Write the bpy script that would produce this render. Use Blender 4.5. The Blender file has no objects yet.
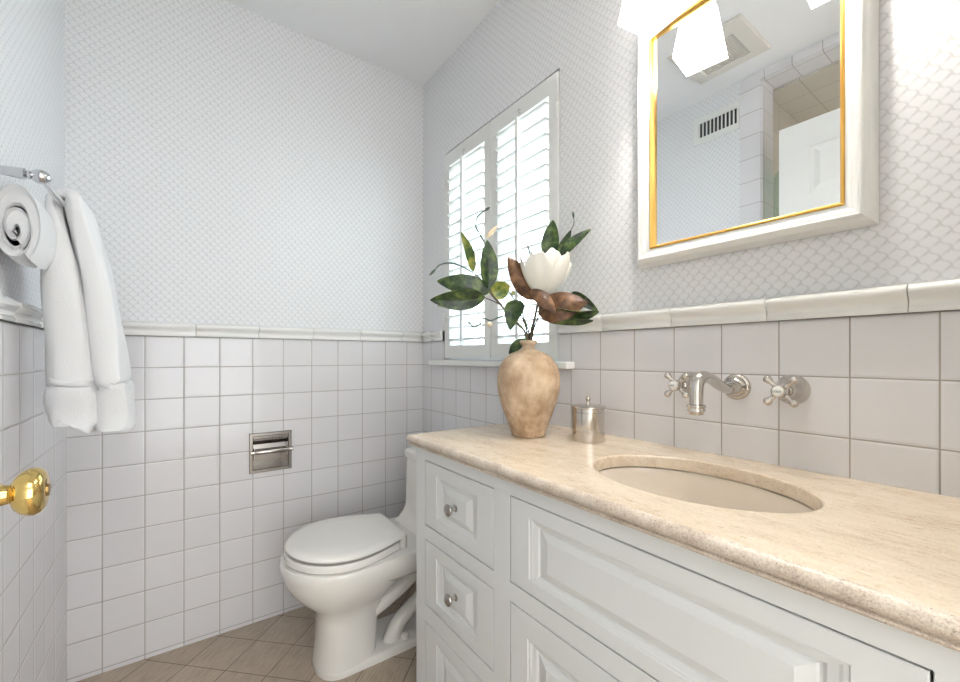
import bpy, bmesh, math, random
from mathutils import Vector, Matrix

random.seed(7)
PI = math.pi
scene = bpy.context.scene
col = scene.collection

# ------------------------------------------------------------------ camera
YAW = 0.6254177
CAM = Vector((-0.97913, -1.83849, 1.0374))
RIGHT = Vector((math.cos(YAW), -math.sin(YAW), 0))
FWD = Vector((math.sin(YAW), math.cos(YAW), 0))
cam_d = bpy.data.cameras.new('camera')
cam = bpy.data.objects.new('camera', cam_d)
col.objects.link(cam)
cam.location = CAM
cam.rotation_euler = (PI / 2, 0, -YAW)
cam_d.sensor_fit = 'HORIZONTAL'
cam_d.sensor_width = 36
cam_d.lens = 418.354 / 960 * 36
cam_d.shift_y = (356.815 - 341) / 960
cam_d.clip_start = 0.01
scene.camera = cam

# ------------------------------------------------------------------ world, lights, exposure
world = bpy.data.worlds.new('world')
scene.world = world
world.use_nodes = True
wn = world.node_tree.nodes
wl = world.node_tree.links
bg = wn['Background']
tc = wn.new('ShaderNodeTexCoord')
sx = wn.new('ShaderNodeSeparateXYZ')
rp = wn.new('ShaderNodeValToRGB')
wl.new(tc.outputs['Generated'], sx.inputs[0])
wl.new(sx.outputs['Z'], rp.inputs[0])
rp.color_ramp.elements[0].position = 0.45
rp.color_ramp.elements[0].color = (0.58, 0.64, 0.70, 1)
rp.color_ramp.elements[1].position = 0.56
rp.color_ramp.elements[1].color = (0.60, 0.80, 1.0, 1)
wl.new(rp.outputs[0], bg.inputs[0])
WORLD_STRENGTH = 7.0
bg.inputs[1].default_value = WORLD_STRENGTH


def lamp(name, kind, loc, energy, color=(1, 1, 1), rot=(0, 0, 0), size=None, size_y=None):
    l = bpy.data.lights.new(name, kind)
    l.energy = energy
    l.color = color
    if kind == 'AREA':
        l.shape = 'RECTANGLE'
        l.size = size
        l.size_y = size_y or size
    elif size:
        l.shadow_soft_size = size
    o = bpy.data.objects.new(name, l)
    col.objects.link(o)
    o.location = loc
    o.rotation_euler = rot
    return o


# added overhead fill panel in the hall, no fixture known there
lamp('hall_overhead_fill', 'AREA', (-0.75, -2.55, 2.33), 8, (1.0, 0.985, 0.975), (math.radians(-25) * -1, 0, 0), 1.0, 1.0)
# added fill panel behind the camera, brightens the back wall; no window stands there
lamp('hall_wall_fill', 'AREA', (-0.75, -3.42, 1.05), 24, (0.94, 0.965, 1.0), (PI / 2, 0, 0), 2.6, 1.8)
sun = lamp('sun', 'SUN', (-4, -2, 8), 7, (1.0, .97, .92), (0, math.radians(-28), 0))
lamp('shower_fill', 'POINT', (-1.75, -1.45, 1.75), 2.2, (1.0, .95, .88), size=.08)  # added fill lamp, unseen, lifts the dark shower recess

vs = scene.view_settings
vs.view_transform = 'Standard'
vs.look = 'None'
vs.gamma = 1.0
vs.use_curve_mapping = False
vs.exposure = 0.93


# ------------------------------------------------------------------ material helpers
def new_mat(name):
    m = bpy.data.materials.new(name)
    m.use_nodes = True
    nt = m.node_tree
    return m, nt, nt.nodes['Principled BSDF']


class NT:
    def __init__(s, nt):
        s.nt = nt

    def n(s, t, **kw):
        x = s.nt.nodes.new(t)
        for k, v in kw.items():
            setattr(x, k, v)
        return x

    def put(s, sock, v):
        if isinstance(v, (int, float)):
            sock.default_value = v
        elif isinstance(v, (tuple, list)):
            sock.default_value = v
        else:
            s.nt.links.new(v, sock)

    def math(s, op, a, b=0.0, c=0.0, clamp=False):
        x = s.n('ShaderNodeMath', operation=op)
        x.use_clamp = clamp
        s.put(x.inputs[0], a)
        s.put(x.inputs[1], b)
        s.put(x.inputs[2], c)
        return x.outputs[0]

    def vmath(s, op, a, b=(0, 0, 0)):
        x = s.n('ShaderNodeVectorMath', operation=op)
        s.put(x.inputs[0], a)
        s.put(x.inputs[1], b)
        return x.outputs[0]

    def scale(s, a, k):
        x = s.n('ShaderNodeVectorMath', operation='SCALE')
        s.put(x.inputs[0], a)
        s.put(x.inputs['Scale'], k)
        return x.outputs[0]

    def smooth(s, v, lo, hi, a=0.0, b=1.0):
        x = s.n('ShaderNodeMapRange', interpolation_type='SMOOTHSTEP')
        s.put(x.inputs[0], v)
        for i, q in zip((1, 2, 3, 4), (lo, hi, a, b)):
            x.inputs[i].default_value = q
        return x.outputs[0]

    def mix(s, f, a, b):
        x = s.n('ShaderNodeMix', data_type='RGBA')
        s.put(x.inputs[0], f)
        s.put(x.inputs[6], a if not isinstance(a, tuple) else (*a[:3], 1))
        s.put(x.inputs[7], b if not isinstance(b, tuple) else (*b[:3], 1))
        return x.outputs[2]

    def noise(s, vec, scale, detail=3, rough=0.5):
        x = s.n('ShaderNodeTexNoise')
        if vec is not None:
            s.nt.links.new(vec, x.inputs['Vector'])
        x.inputs['Scale'].default_value = scale
        x.inputs['Detail'].default_value = detail
        x.inputs['Roughness'].default_value = rough
        return x.outputs['Fac']

    def ramp(s, v, stops):
        x = s.n('ShaderNodeValToRGB')
        s.put(x.inputs[0], v)
        e = x.color_ramp.elements
        while len(e) < len(stops):
            e.new(0.5)
        for el, (p, c) in zip(e, stops):
            el.position = p
            el.color = (*c, 1)
        return x.outputs[0]

    def bump(s, h, strength, dist):
        x = s.n('ShaderNodeBump')
        s.put(x.inputs['Height'], h)
        x.inputs['Strength'].default_value = strength
        x.inputs['Distance'].default_value = dist
        return x.outputs[0]

    def objvec(s):
        return s.n('ShaderNodeTexCoord').outputs['Object']


def srgb(r, g, b):
    f = lambda c: (c / 255) / 12.92 if c <= 10 else (((c / 255) + 0.055) / 1.055) ** 2.4
    return (f(r), f(g), f(b))


def plain(name, c, rough=0.5, metal=0.0, spec=0.5, coat=0.0, nscale=None, nstr=0.1, var=0.0):
    m, nt, p = new_mat(name)
    h = NT(nt)
    p.inputs['Base Color'].default_value = (*c, 1)
    p.inputs['Roughness'].default_value = rough
    p.inputs['Metallic'].default_value = metal
    p.inputs['Specular IOR Level'].default_value = spec
    p.inputs['Coat Weight'].default_value = coat
    p.inputs['Coat Roughness'].default_value = 0.06
    if nscale:
        f = h.noise(h.objvec(), nscale, 4)
        nt.links.new(h.bump(f, nstr, 0.002), p.inputs['Normal'])
        if var:
            d = tuple(max(0, x * (1 - var)) for x in c)
            nt.links.new(h.mix(f, d, tuple(min(1, x * (1 + var * .5)) for x in c)), p.inputs['Base Color'])
    return m


def face_uv(h, ox, oy, oz):
    g = h.n('ShaderNodeNewGeometry')
    pos = h.n('ShaderNodeSeparateXYZ')
    h.nt.links.new(g.outputs['Position'], pos.inputs[0])
    nor = h.n('ShaderNodeSeparateXYZ')
    h.nt.links.new(g.outputs['True Normal'], nor.inputs[0])
    isx = h.math('GREATER_THAN', h.math('ABSOLUTE', nor.outputs[0]), 0.7)
    isz = h.math('GREATER_THAN', h.math('ABSOLUTE', nor.outputs[2]), 0.7)
    x = h.math('SUBTRACT', pos.outputs[0], ox)
    y = h.math('SUBTRACT', pos.outputs[1], oy)
    z = h.math('SUBTRACT', pos.outputs[2], oz)
    u = h.math('MULTIPLY_ADD', isx, h.math('SUBTRACT', y, x), x)
    v = h.math('MULTIPLY_ADD', isz, h.math('SUBTRACT', y, z), z)
    return u, v, g


def tile_mat(name, ox, oy, oz, pitch, c, grout, gw=0.0024, rough=0.08):
    m, nt, p = new_mat(name)
    h = NT(nt)
    u, v, g = face_uv(h, ox, oy, oz)
    u = h.math('DIVIDE', u, pitch)
    v = h.math('DIVIDE', v, pitch)
    fu, fv = h.math('FRACT', u), h.math('FRACT', v)
    du = h.math('MINIMUM', fu, h.math('SUBTRACT', 1.0, fu))
    dv = h.math('MINIMUM', fv, h.math('SUBTRACT', 1.0, fv))
    d = h.math('MULTIPLY', h.math('MINIMUM', du, dv), pitch)
    isb = h.smooth(d, gw * .35, gw * .65)
    cell = h.n('ShaderNodeCombineXYZ')
    h.put(cell.inputs[0], h.math('FLOOR', u))
    h.put(cell.inputs[1], h.math('FLOOR', v))
    wn_ = h.n('ShaderNodeTexWhiteNoise', noise_dimensions='3D')
    nt.links.new(cell.outputs[0], wn_.inputs[0])
    cv = h.mix(wn_.outputs['Value'], tuple(x * .975 for x in c), tuple(min(1, x * 1.015) for x in c))
    nt.links.new(h.mix(isb, grout, cv), p.inputs['Base Color'])
    nt.links.new(h.math('MULTIPLY_ADD', isb, rough - .7, .7), p.inputs['Roughness'])
    b = h.bump(h.smooth(d, 0.0, 0.0055), 0.55, 0.0012)
    tilt = h.scale(h.vmath('SUBTRACT', wn_.outputs['Color'], (.5, .5, .5)), 0.012)
    nt.links.new(h.vmath('NORMALIZE', h.vmath('ADD', b, tilt)), p.inputs['Normal'])
    p.inputs['Specular IOR Level'].default_value = 0.5
    return m


def wallpaper_mat(name):
    m, nt, p = new_mat(name)
    h = NT(nt)
    u, v, g = face_uv(h, 0, 0, 0)
    a = h.math('DIVIDE', u, 0.0245)
    b = h.math('DIVIDE', v, 0.0275)
    s1 = h.math('ADD', a, b)
    s2 = h.math('SUBTRACT', a, b)
    tp = 2 * PI
    w1 = h.math('MULTIPLY_ADD', h.math('SINE', h.math('MULTIPLY', s2, tp)), 0.03, s1)
    w2 = h.math('MULTIPLY_ADD', h.math('SINE', h.math('MULTIPLY', s1, tp)), 0.08, s2)

    def line(w, lo, hi):
        f = h.math('FRACT', w)
        dd = h.math('MINIMUM', f, h.math('SUBTRACT', 1.0, f))
        return h.smooth(dd, lo, hi, 1.0, 0.0)
    l1 = line(w1, 0.05, 0.17)
    l2 = line(w2, 0.03, 0.14)
    # brush strokes thin out along each side of the diamond
    l1 = h.math('MULTIPLY', l1, h.math('MULTIPLY_ADD', h.math('SINE', h.math('MULTIPLY', s2, tp)), .28, .62))
    l2 = h.math('MULTIPLY', l2, h.math('MULTIPLY_ADD', h.math('COSINE', h.math('MULTIPLY', s1, tp)), .25, .75))
    vary = h.noise(g.outputs['Position'], 55, 2)
    k = h.math('MAXIMUM', l1, h.math('MULTIPLY', l2, 0.95))
    k = h.math('MULTIPLY', k, h.math('MULTIPLY_ADD', vary, 0.9, 0.35), clamp=True)
    base = srgb(233, 233, 235)
    lin = srgb(205, 205, 205)
    nt.links.new(h.mix(k, base, lin), p.inputs['Base Color'])
    p.inputs['Roughness'].default_value = 0.55
    p.inputs['Specular IOR Level'].default_value = 0.3
    nt.links.new(h.bump(k, 0.25, 0.0006), p.inputs['Normal'])
    return m


def floor_mat(name):
    m, nt, p = new_mat(name)
    h = NT(nt)
    g = h.n('ShaderNodeNewGeometry')
    mp = h.n('ShaderNodeMapping', vector_type='TEXTURE')
    nt.links.new(g.outputs['Position'], mp.inputs[0])
    mp.inputs['Location'].default_value = (-0.7463, -0.119, 0)
    mp.inputs['Rotation'].default_value = (0, 0, PI / 4)
    sp = h.n('ShaderNodeSeparateXYZ')
    nt.links.new(mp.outputs[0], sp.inputs[0])
    P = 0.1492
    u, v = h.math('DIVIDE', sp.outputs[0], P), h.math('DIVIDE', sp.outputs[1], P)
    fu, fv = h.math('FRACT', u), h.math('FRACT', v)
    du = h.math('MINIMUM', fu, h.math('SUBTRACT', 1.0, fu))
    dv = h.math('MINIMUM', fv, h.math('SUBTRACT', 1.0, fv))
    d = h.math('MULTIPLY', h.math('MINIMUM', du, dv), P)
    isb = h.smooth(d, 0.0009, 0.0018)
    cell = h.n('ShaderNodeCombineXYZ')
    h.put(cell.inputs[0], h.math('FLOOR', u))
    h.put(cell.inputs[1], h.math('FLOOR', v))
    wn_ = h.n('ShaderNodeTexWhiteNoise', noise_dimensions='3D')
    nt.links.new(cell.outputs[0], wn_.inputs[0])
    # woven, brushed look: streaks that run across each tile
    st = h.n('ShaderNodeMapping')
    nt.links.new(mp.outputs[0], st.inputs[0])
    st.inputs['Scale'].default_value = (16, 260, 1)
    stre = h.noise(st.outputs[0], 1.0, 4, 0.6)
    big = h.noise(mp.outputs[0], 14, 3)
    f = h.math('ADD', h.math('MULTIPLY', stre, .75), h.math('MULTIPLY', big, .25))
    c = h.ramp(f, [(0.3, srgb(154, 137, 120)), (0.52, srgb(188, 172, 154)), (0.72, srgb(209, 195, 178))])
    c = h.mix(h.math('MULTIPLY', wn_.outputs['Value'], 0.25), c, srgb(150, 134, 118))
    nt.links.new(h.mix(isb, srgb(112, 95, 80), c), p.inputs['Base Color'])
    p.inputs['Roughness'].default_value = 0.42
    nt.links.new(h.bump(h.math('ADD', isb, h.math('MULTIPLY', stre, .15)), 0.4, 0.001), p.inputs['Normal'])
    return m


def stone_mat(name):
    m, nt, p = new_mat(name)
    h = NT(nt)
    o = h.objvec()
    mp = h.n('ShaderNodeMapping')
    nt.links.new(o, mp.inputs[0])
    mp.inputs['Rotation'].default_value = (0, 0, math.radians(12))
    mp.inputs['Scale'].default_value = (3.2, 1.0, 3.2)
    a = h.noise(mp.outputs[0], 9, 5, .6)
    b = h.noise(o, 330, 3, .6)
    c = h.noise(mp.outputs[0], 42, 4, .65)
    f = h.math('ADD', h.math('MULTIPLY', a, .4), h.math('ADD', h.math('MULTIPLY', b, .3), h.math('MULTIPLY', c, .3)))
    cc = h.ramp(f, [(0.36, srgb(200, 179, 155)), (0.48, srgb(221, 204, 181)), (0.62, srgb(232, 218, 199))])
    # small fossil-like flecks
    fl = h.smooth(h.noise(mp.outputs[0], 60, 2, .5), .66, .73)
    cc = h.mix(h.math('MULTIPLY', fl, .55), cc, srgb(172, 136, 104))
    pits = h.smooth(h.noise(o, 210, 2, .5), .67, .74)
    cc = h.mix(h.math('MULTIPLY', pits, .4), cc, srgb(150, 128, 110))
    nt.links.new(cc, p.inputs['Base Color'])
    p.inputs['Roughness'].default_value = 0.22
    nt.links.new(h.bump(b, 0.05, 0.001), p.inputs['Normal'])
    return m


def stone_edge_sheen_mat(name):  # speckle is the stone's; greyer tone is cool reflected light put into colour
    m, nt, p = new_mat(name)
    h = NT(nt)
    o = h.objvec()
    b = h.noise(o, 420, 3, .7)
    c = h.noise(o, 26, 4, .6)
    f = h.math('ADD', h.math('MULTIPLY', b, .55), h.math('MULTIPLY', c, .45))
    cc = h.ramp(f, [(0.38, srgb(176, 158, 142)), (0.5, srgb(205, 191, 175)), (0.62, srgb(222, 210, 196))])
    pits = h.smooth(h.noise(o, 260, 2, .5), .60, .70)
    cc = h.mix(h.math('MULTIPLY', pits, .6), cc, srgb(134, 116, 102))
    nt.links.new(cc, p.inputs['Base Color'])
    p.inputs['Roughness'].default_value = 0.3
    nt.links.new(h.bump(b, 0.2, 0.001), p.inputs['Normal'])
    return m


def vase_mat(name):
    m, nt, p = new_mat(name)
    h = NT(nt)
    o = h.objvec()
    a = h.noise(o, 14, 5, .6)
    b = h.noise(o, 60, 4, .6)
    f = h.math('ADD', h.math('MULTIPLY', a, .7), h.math('MULTIPLY', b, .3))
    c = h.ramp(f, [(0.32, srgb(150, 121, 94)), (0.48, srgb(186, 160, 131)), (0.66, srgb(216, 195, 169))])
    nt.links.new(c, p.inputs['Base Color'])
    p.inputs['Roughness'].default_value = 0.62
    nt.links.new(h.bump(b, 0.2, 0.002), p.inputs['Normal'])
    return m


def leaf_mat(name, lo, mid, hi, rough=0.3):
    m, nt, p = new_mat(name)
    h = NT(nt)
    f = h.noise(h.objvec(), 38, 3, .6)
    nt.links.new(h.ramp(f, [(0.36, lo), (0.5, mid), (0.68, hi)]), p.inputs['Base Color'])
    p.inputs['Roughness'].default_value = rough
    nt.links.new(h.bump(h.noise(h.objvec(), 160, 2), 0.15, 0.001), p.inputs['Normal'])
    return m


def towel_mat(name):
    m, nt, p = new_mat(name)
    h = NT(nt)
    o = h.objvec()
    f = h.noise(o, 420, 2, .6)
    p.inputs['Base Color'].default_value = (*srgb(226, 226, 227), 1)
    p.inputs['Roughness'].default_value = 0.95
    p.inputs['Sheen Weight'].default_value = 0.3
    p.inputs['Specular IOR Level'].default_value = 0.1
    nt.links.new(h.bump(f, 0.55, 0.002), p.inputs['Normal'])
    return m


def glow_mat(name, c, strength, base=(.9, .9, .88)):
    m, nt, p = new_mat(name)
    p.inputs['Base Color'].default_value = (*base, 1)
    p.inputs['Emission Color'].default_value = (*c, 1)
    p.inputs['Emission Strength'].default_value = strength
    p.inputs['Roughness'].default_value = 0.3
    return m


def glass_mat(name, tint, gloss=.08):
    m, nt, p = new_mat(name)
    h = NT(nt)
    nt.nodes.remove(p)
    t = h.n('ShaderNodeBsdfTransparent')
    t.inputs[0].default_value = (*tint, 1)
    g = h.n('ShaderNodeBsdfGlossy')
    g.inputs['Roughness'].default_value = 0.02
    mx = h.n('ShaderNodeMixShader')
    mx.inputs[0].default_value = gloss
    nt.links.new(t.outputs[0], mx.inputs[1])
    nt.links.new(g.outputs[0], mx.inputs[2])
    nt.links.new(mx.outputs[0], nt.nodes['Material Output'].inputs[0])
    return m


TP = 0.1095
CAPZ = 1.1095
M = {}
M['tile'] = tile_mat('white_wall_tile', -0.0856, -1.7276, CAPZ, TP, srgb(229, 227, 229), srgb(166, 159, 153), rough=.13)
M['tile_left'] = tile_mat('white_wall_tile_left', -0.0856, -0.484, CAPZ, TP, srgb(229, 227, 229), srgb(166, 159, 153), rough=.13)
M['tile_shower'] = tile_mat('beige_shower_tile', -1.392, -1.13, 2.325, 0.152, srgb(214, 208, 198), srgb(160, 148, 134))
M['cap'] = plain('glazed_cap', srgb(236, 235, 232), 0.1)
M['grout'] = plain('grout', srgb(172, 165, 156), .8)
M['paper'] = wallpaper_mat('lattice_wallpaper')
M['ceiling'] = plain('ceiling_paint', srgb(241, 242, 243), .8, nscale=140, nstr=.05)
M['floor'] = floor_mat('woven_floor_tile')
M['hall'] = plain('hall_paint', srgb(232, 229, 222), .7)
M['hallfloor'] = plain('hall_floor', srgb(176, 150, 120), .4, nscale=20, var=.2)
M['paint'] = plain('white_satin_paint', srgb(233, 233, 230), .32, nscale=60, nstr=.03)
M['cab'] = plain('cabinet_paint', srgb(218, 219, 218), .3, nscale=80, nstr=.04)
M['dark'] = plain('cabinet_gap_shade', srgb(40, 36, 32), .8)
M['stone'] = stone_mat('cream_limestone')
M['stone_edge_sheen'] = stone_edge_sheen_mat('speckled_edge_with_sheen')
M['ceramic'] = plain('white_vitreous_china', srgb(236, 233, 227), .06, coat=.3)
M['basin'] = plain('cream_china', srgb(234, 223, 209), .07, coat=.3)
M['seatplastic'] = plain('white_seat_plastic', srgb(238, 235, 230), .12)
M['nickel'] = plain('polished_nickel', (.60, .57, .535), .15, 1.0)
M['nickel_brushed'] = plain('brushed_nickel', (.50, .475, .445), .27, 1.0)
M['nickel_dark'] = plain('dark_nickel', (.30, .28, .26), .22, 1.0)  # darker base than the other nickel
M['chrome'] = plain('grey_chrome', (.66, .67, .70), .1, 1.0)
M['brass'] = plain('polished_brass', (.72, .53, .20), .1, 1.0)
M['brassdark'] = plain('worn_brass', (.35, .25, .12), .35, 1.0)
M['gilt'] = plain('gilt', (.80, .49, .13), .28, 1.0, nscale=300, nstr=.08)
M['mirror'] = plain('silvered_glass', (.93, .94, .95), 0.0, 1.0)
M['porcelain'] = plain('porcelain', srgb(244, 243, 240), .1)
M['ink'] = plain('black_ink', srgb(40, 38, 36), .5)
M['vase'] = vase_mat('beige_terracotta')
M['vase_in'] = plain('vase_inside', srgb(92, 70, 52), .8)
M['leaf'] = leaf_mat('dark_green_leaf', srgb(20, 36, 20), srgb(42, 66, 32), srgb(96, 116, 56))
M['leaf_yellow'] = leaf_mat('yellow_green_leaf', srgb(70, 92, 40), srgb(140, 150, 66), srgb(196, 176, 96))
M['leaf_pale'] = leaf_mat('pale_green_underside', srgb(110, 122, 72), srgb(150, 158, 98), srgb(188, 186, 130), .5)
M['leaf_brown'] = leaf_mat('brown_leaf_underside', srgb(64, 41, 26), srgb(98, 66, 42), srgb(140, 102, 70), .45)
M['petal'] = plain('cream_petal', srgb(246, 243, 234), .5, nscale=40, nstr=.1)
M['stem'] = leaf_mat('brown_green_stem', srgb(52, 44, 34), srgb(82, 70, 52), srgb(104, 96, 70), .6)
M['twig'] = leaf_mat('blue_green_twig', srgb(46, 66, 62), srgb(76, 94, 86), srgb(112, 124, 108), .5)
M['bud'] = plain('cream_bud', srgb(236, 220, 190), .6, nscale=90, nstr=.2, var=.15)
M['towel'] = towel_mat('white_terry')
M['glow'] = glow_mat('frosted_lit_glass', (1.0, .965, .92), 3.6)
M['bulb'] = glow_mat('lit_bulb', (1.0, .95, .89), 590.0)
M['glass'] = glass_mat('window_glass', (.97, .985, .98), .06)
M['shower_glass'] = glass_mat('shower_glass', (.80, .90, .86), .12)
M['fan'] = plain('fan_plastic', srgb(222, 219, 212), .5)
M['fan_grille'] = plain('fan_grille_plastic', srgb(220, 216, 208), .6)
M['vent_dark'] = plain('vent_dark', srgb(52, 54, 58), .6)
M['shrub'] = leaf_mat('garden_leaf', srgb(38, 84, 40), srgb(84, 140, 74), srgb(150, 190, 120), .5)
M['bounce_ground'] = plain('pale_bounce_ground', srgb(196, 192, 182), .9, nscale=8, var=.3)  # unseen ground, made pale to bounce daylight up to the ceiling


# ------------------------------------------------------------------ mesh builder (world coordinates)
class MB:
    def __init__(s):
        s.v = []
        s.f = []
        s.mi = []
        s.cur = 0

    def add(s, vs_, fs):
        o = len(s.v)
        s.v += [Vector(p) for p in vs_]
        s.f += [tuple(i + o for i in f) for f in fs]
        s.mi += [s.cur] * len(fs)
        return s

    def box(s, x0, x1, y0, y1, z0, z1):
        x0, x1 = sorted((x0, x1)); y0, y1 = sorted((y0, y1)); z0, z1 = sorted((z0, z1))
        vs_ = [(x, y, z) for z in (z0, z1) for y in (y0, y1) for x in (x0, x1)]
        return s.add(vs_, [(0, 2, 3, 1), (4, 5, 7, 6), (0, 1, 5, 4), (2, 6, 7, 3), (0, 4, 6, 2), (1, 3, 7, 5)])

    def loft(s, rings, cap0=True, cap1=True, closed=True):
        n = len(rings[0])
        vs_ = [p for r in rings for p in r]
        fs = []
        for i in range(len(rings) - 1):
            for j in range(n if closed else n - 1):
                k = (j + 1) % n
                fs.append((i * n + j, i * n + k, (i + 1) * n + k, (i + 1) * n + j))
        if cap0:
            fs.append(tuple(range(n - 1, -1, -1)))
        if cap1:
            fs.append(tuple((len(rings) - 1) * n + j for j in range(n)))
        return s.add(vs_, fs)

    def lathe(s, prof, c, axis=(0, 0, 1), seg=40, cap0=True, cap1=True):
        a = Vector(axis).normalized()
        t = Vector((0, 0, 1)) if abs(a.z) < .9 else Vector((1, 0, 0))
        u = t.cross(a).normalized()
        w = a.cross(u)
        c = Vector(c)
        rings = []
        for r, h in prof:
            r = max(r, 1e-5)
            rings.append([c + a * h + (u * math.cos(2 * PI * k / seg) + w * math.sin(2 * PI * k / seg)) * r for k in range(seg)])
        return s.loft(rings, cap0, cap1)

    def tube(s, pts, radii, seg=14, smooth=0):
        pts = [Vector(p) for p in pts]
        if isinstance(radii, (int, float)):
            radii = [radii] * len(pts)
        if smooth:
            P2, R2 = [], []
            n = len(pts)
            for i in range(n - 1):
                p0, p1, p2, p3 = pts[max(i - 1, 0)], pts[i], pts[i + 1], pts[min(i + 2, n - 1)]
                for k in range(smooth):
                    t = k / smooth
                    P2.append(.5 * (2 * p1 + (p2 - p0) * t + (2 * p0 - 5 * p1 + 4 * p2 - p3) * t * t + (3 * p1 - p0 - 3 * p2 + p3) * t ** 3))
                    R2.append(radii[i] * (1 - t) + radii[i + 1] * t)
            P2.append(pts[-1]); R2.append(radii[-1])
            pts, radii = P2, R2
        rings = []
        d0 = (pts[1] - pts[0]).normalized()
        ref = Vector((0, 0, 1)) if abs(d0.z) < .9 else Vector((0, 1, 0))
        u = d0.cross(ref).normalized()
        for i, p in enumerate(pts):
            d = (pts[min(i + 1, len(pts) - 1)] - pts[max(i - 1, 0)]).normalized()
            u = (u - d * u.dot(d)).normalized()
            w = d.cross(u)
            rings.append([p + (u * math.cos(2 * PI * k / seg) + w * math.sin(2 * PI * k / seg)) * radii[i] for k in range(seg)])
        return s.loft(rings)

    def sphere(s, c, r, seg=20, sc=(1, 1, 1)):
        c = Vector(c)
        rings = []
        n = seg // 2
        for i in range(n + 1):
            th = PI * min(max(i / n, .005), .995)
            rings.append([c + Vector((r * sc[0] * math.sin(th) * math.cos(2 * PI * k / seg), r * sc[1] * math.sin(th) * math.sin(2 * PI * k / seg), -r * sc[2] * math.cos(th))) for k in range(seg)])
        return s.loft(rings)

    def slab(s, ax, lo, hi, ur, vr, holes=()):
        """slab across axis ax (0 x, 1 y, 2 z) from lo to hi, over ur x vr, with rectangular holes"""
        us = sorted({ur[0], ur[1], *[h[0] for h in holes], *[h[1] for h in holes]})
        ws = sorted({vr[0], vr[1], *[h[2] for h in holes], *[h[3] for h in holes]})
        us = [q for q in us if ur[0] <= q <= ur[1]]
        ws = [q for q in ws if vr[0] <= q <= vr[1]]

        def solid(i, j):
            if not (0 <= i < len(us) - 1 and 0 <= j < len(ws) - 1):
                return False
            cu, cv = (us[i] + us[i + 1]) / 2, (ws[j] + ws[j + 1]) / 2
            return not any(h[0] < cu < h[1] and h[2] < cv < h[3] for h in holes)

        def P(a, u, v):
            return {0: (a, u, v), 1: (u, a, v), 2: (u, v, a)}[ax]
        for i in range(len(us) - 1):
            for j in range(len(ws) - 1):
                if not solid(i, j):
                    continue
                a, b, c, d = us[i], us[i + 1], ws[j], ws[j + 1]
                for q in (lo, hi):
                    s.add([P(q, a, c), P(q, b, c), P(q, b, d), P(q, a, d)], [(0, 1, 2, 3)])
                if not solid(i - 1, j): s.add([P(lo, a, c), P(hi, a, c), P(hi, a, d), P(lo, a, d)], [(0, 1, 2, 3)])
                if not solid(i + 1, j): s.add([P(lo, b, c), P(hi, b, c), P(hi, b, d), P(lo, b, d)], [(0, 1, 2, 3)])
                if not solid(i, j - 1): s.add([P(lo, a, c), P(hi, a, c), P(hi, b, c), P(lo, b, c)], [(0, 1, 2, 3)])
                if not solid(i, j + 1): s.add([P(lo, a, d), P(hi, a, d), P(hi, b, d), P(lo, b, d)], [(0, 1, 2, 3)])
        return s

    def panel(s, ax, face, out, u0, u1, v0, v1, rings, back):
        """raised / routed panel: concentric rectangles (inset_u, inset_v, depth below the face); out = +1/-1 outward"""
        def P(d, u, v):
            a = face - out * d
            return {0: (a, u, v), 1: (u, a, v), 2: (u, v, a)}[ax]
        R = [[P(back, u0, v0), P(back, u1, v0), P(back, u1, v1), P(back, u0, v1)]]
        for iu, iv, d in rings:
            R.append([P(d, u0 + iu, v0 + iv), P(d, u1 - iu, v0 + iv), P(d, u1 - iu, v1 - iv), P(d, u0 + iu, v1 - iv)])
        return s.loft(R)

    def build(s, name, mat, parent=None, sharp=35, bevel=None, seg=2, smooth=True, sub=0, solid=None, weld=True):
        me = bpy.data.meshes.new(name)
        org = Vector((0, 0, 0))
        p = parent
        while p is not None:
            org += p.location
            p = p.parent
        me.from_pydata([tuple(q - org) for q in s.v], [], s.f)
        mats = mat if isinstance(mat, (list, tuple)) else [mat]
        for m_ in mats:
            me.materials.append(m_)
        if any(s.mi):
            me.polygons.foreach_set('material_index', s.mi)
        bm = bmesh.new()
        bm.from_mesh(me)
        if weld:
            bmesh.ops.remove_doubles(bm, verts=bm.verts, dist=1e-5)
        bmesh.ops.recalc_face_normals(bm, faces=bm.faces)
        if solid == 'flip':
            pass
        bm.to_mesh(me)
        bm.free()
        if smooth:
            me.polygons.foreach_set('use_smooth', [True] * len(me.polygons))
            me.set_sharp_from_angle(angle=math.radians(sharp))
        o = bpy.data.objects.new(name, me)
        col.objects.link(o)
        if parent is not None:
            o.parent = parent
        if bevel:
            b = o.modifiers.new('bevel', 'BEVEL')
            b.width = bevel
            b.segments = seg
            b.limit_method = 'ANGLE'
            b.angle_limit = math.radians(40)
            b.harden_normals = True
        if sub:
            b = o.modifiers.new('sub', 'SUBSURF')
            b.levels = b.render_levels = sub
        return o


def tag(o, label, cat, group=None):
    o['label'] = label
    o['category'] = cat
    if group:
        o['group'] = group
    return o


def thing(name, loc, label, cat, group=None):
    o = bpy.data.objects.new(name, None)
    o.empty_display_size = .05
    col.objects.link(o)
    o.location = loc
    return tag(o, label, cat, group)


def structure(o):
    o['kind'] = 'structure'
    return o


def holder(name, loc=(0, 0, 0)):
    o = bpy.data.objects.new(name, None)
    o.empty_display_size = .05
    col.objects.link(o)
    o.location = loc
    return structure(o)


# ------------------------------------------------------------------ the setting
H = 2.38
XL = -1.264          # tile face, left wall
YN = -1.865          # entry wall face
WY0, WY1, WZ0, WZ1 = -0.908, -0.203, 1.024, 1.958
PX0, PX1, PZ0, PZ1 = -0.746, -0.612, 0.594, 0.728   # paper-holder recess
SY0, SY1, SZ = -1.74, -1.017, 2.343                  # shower opening

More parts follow.
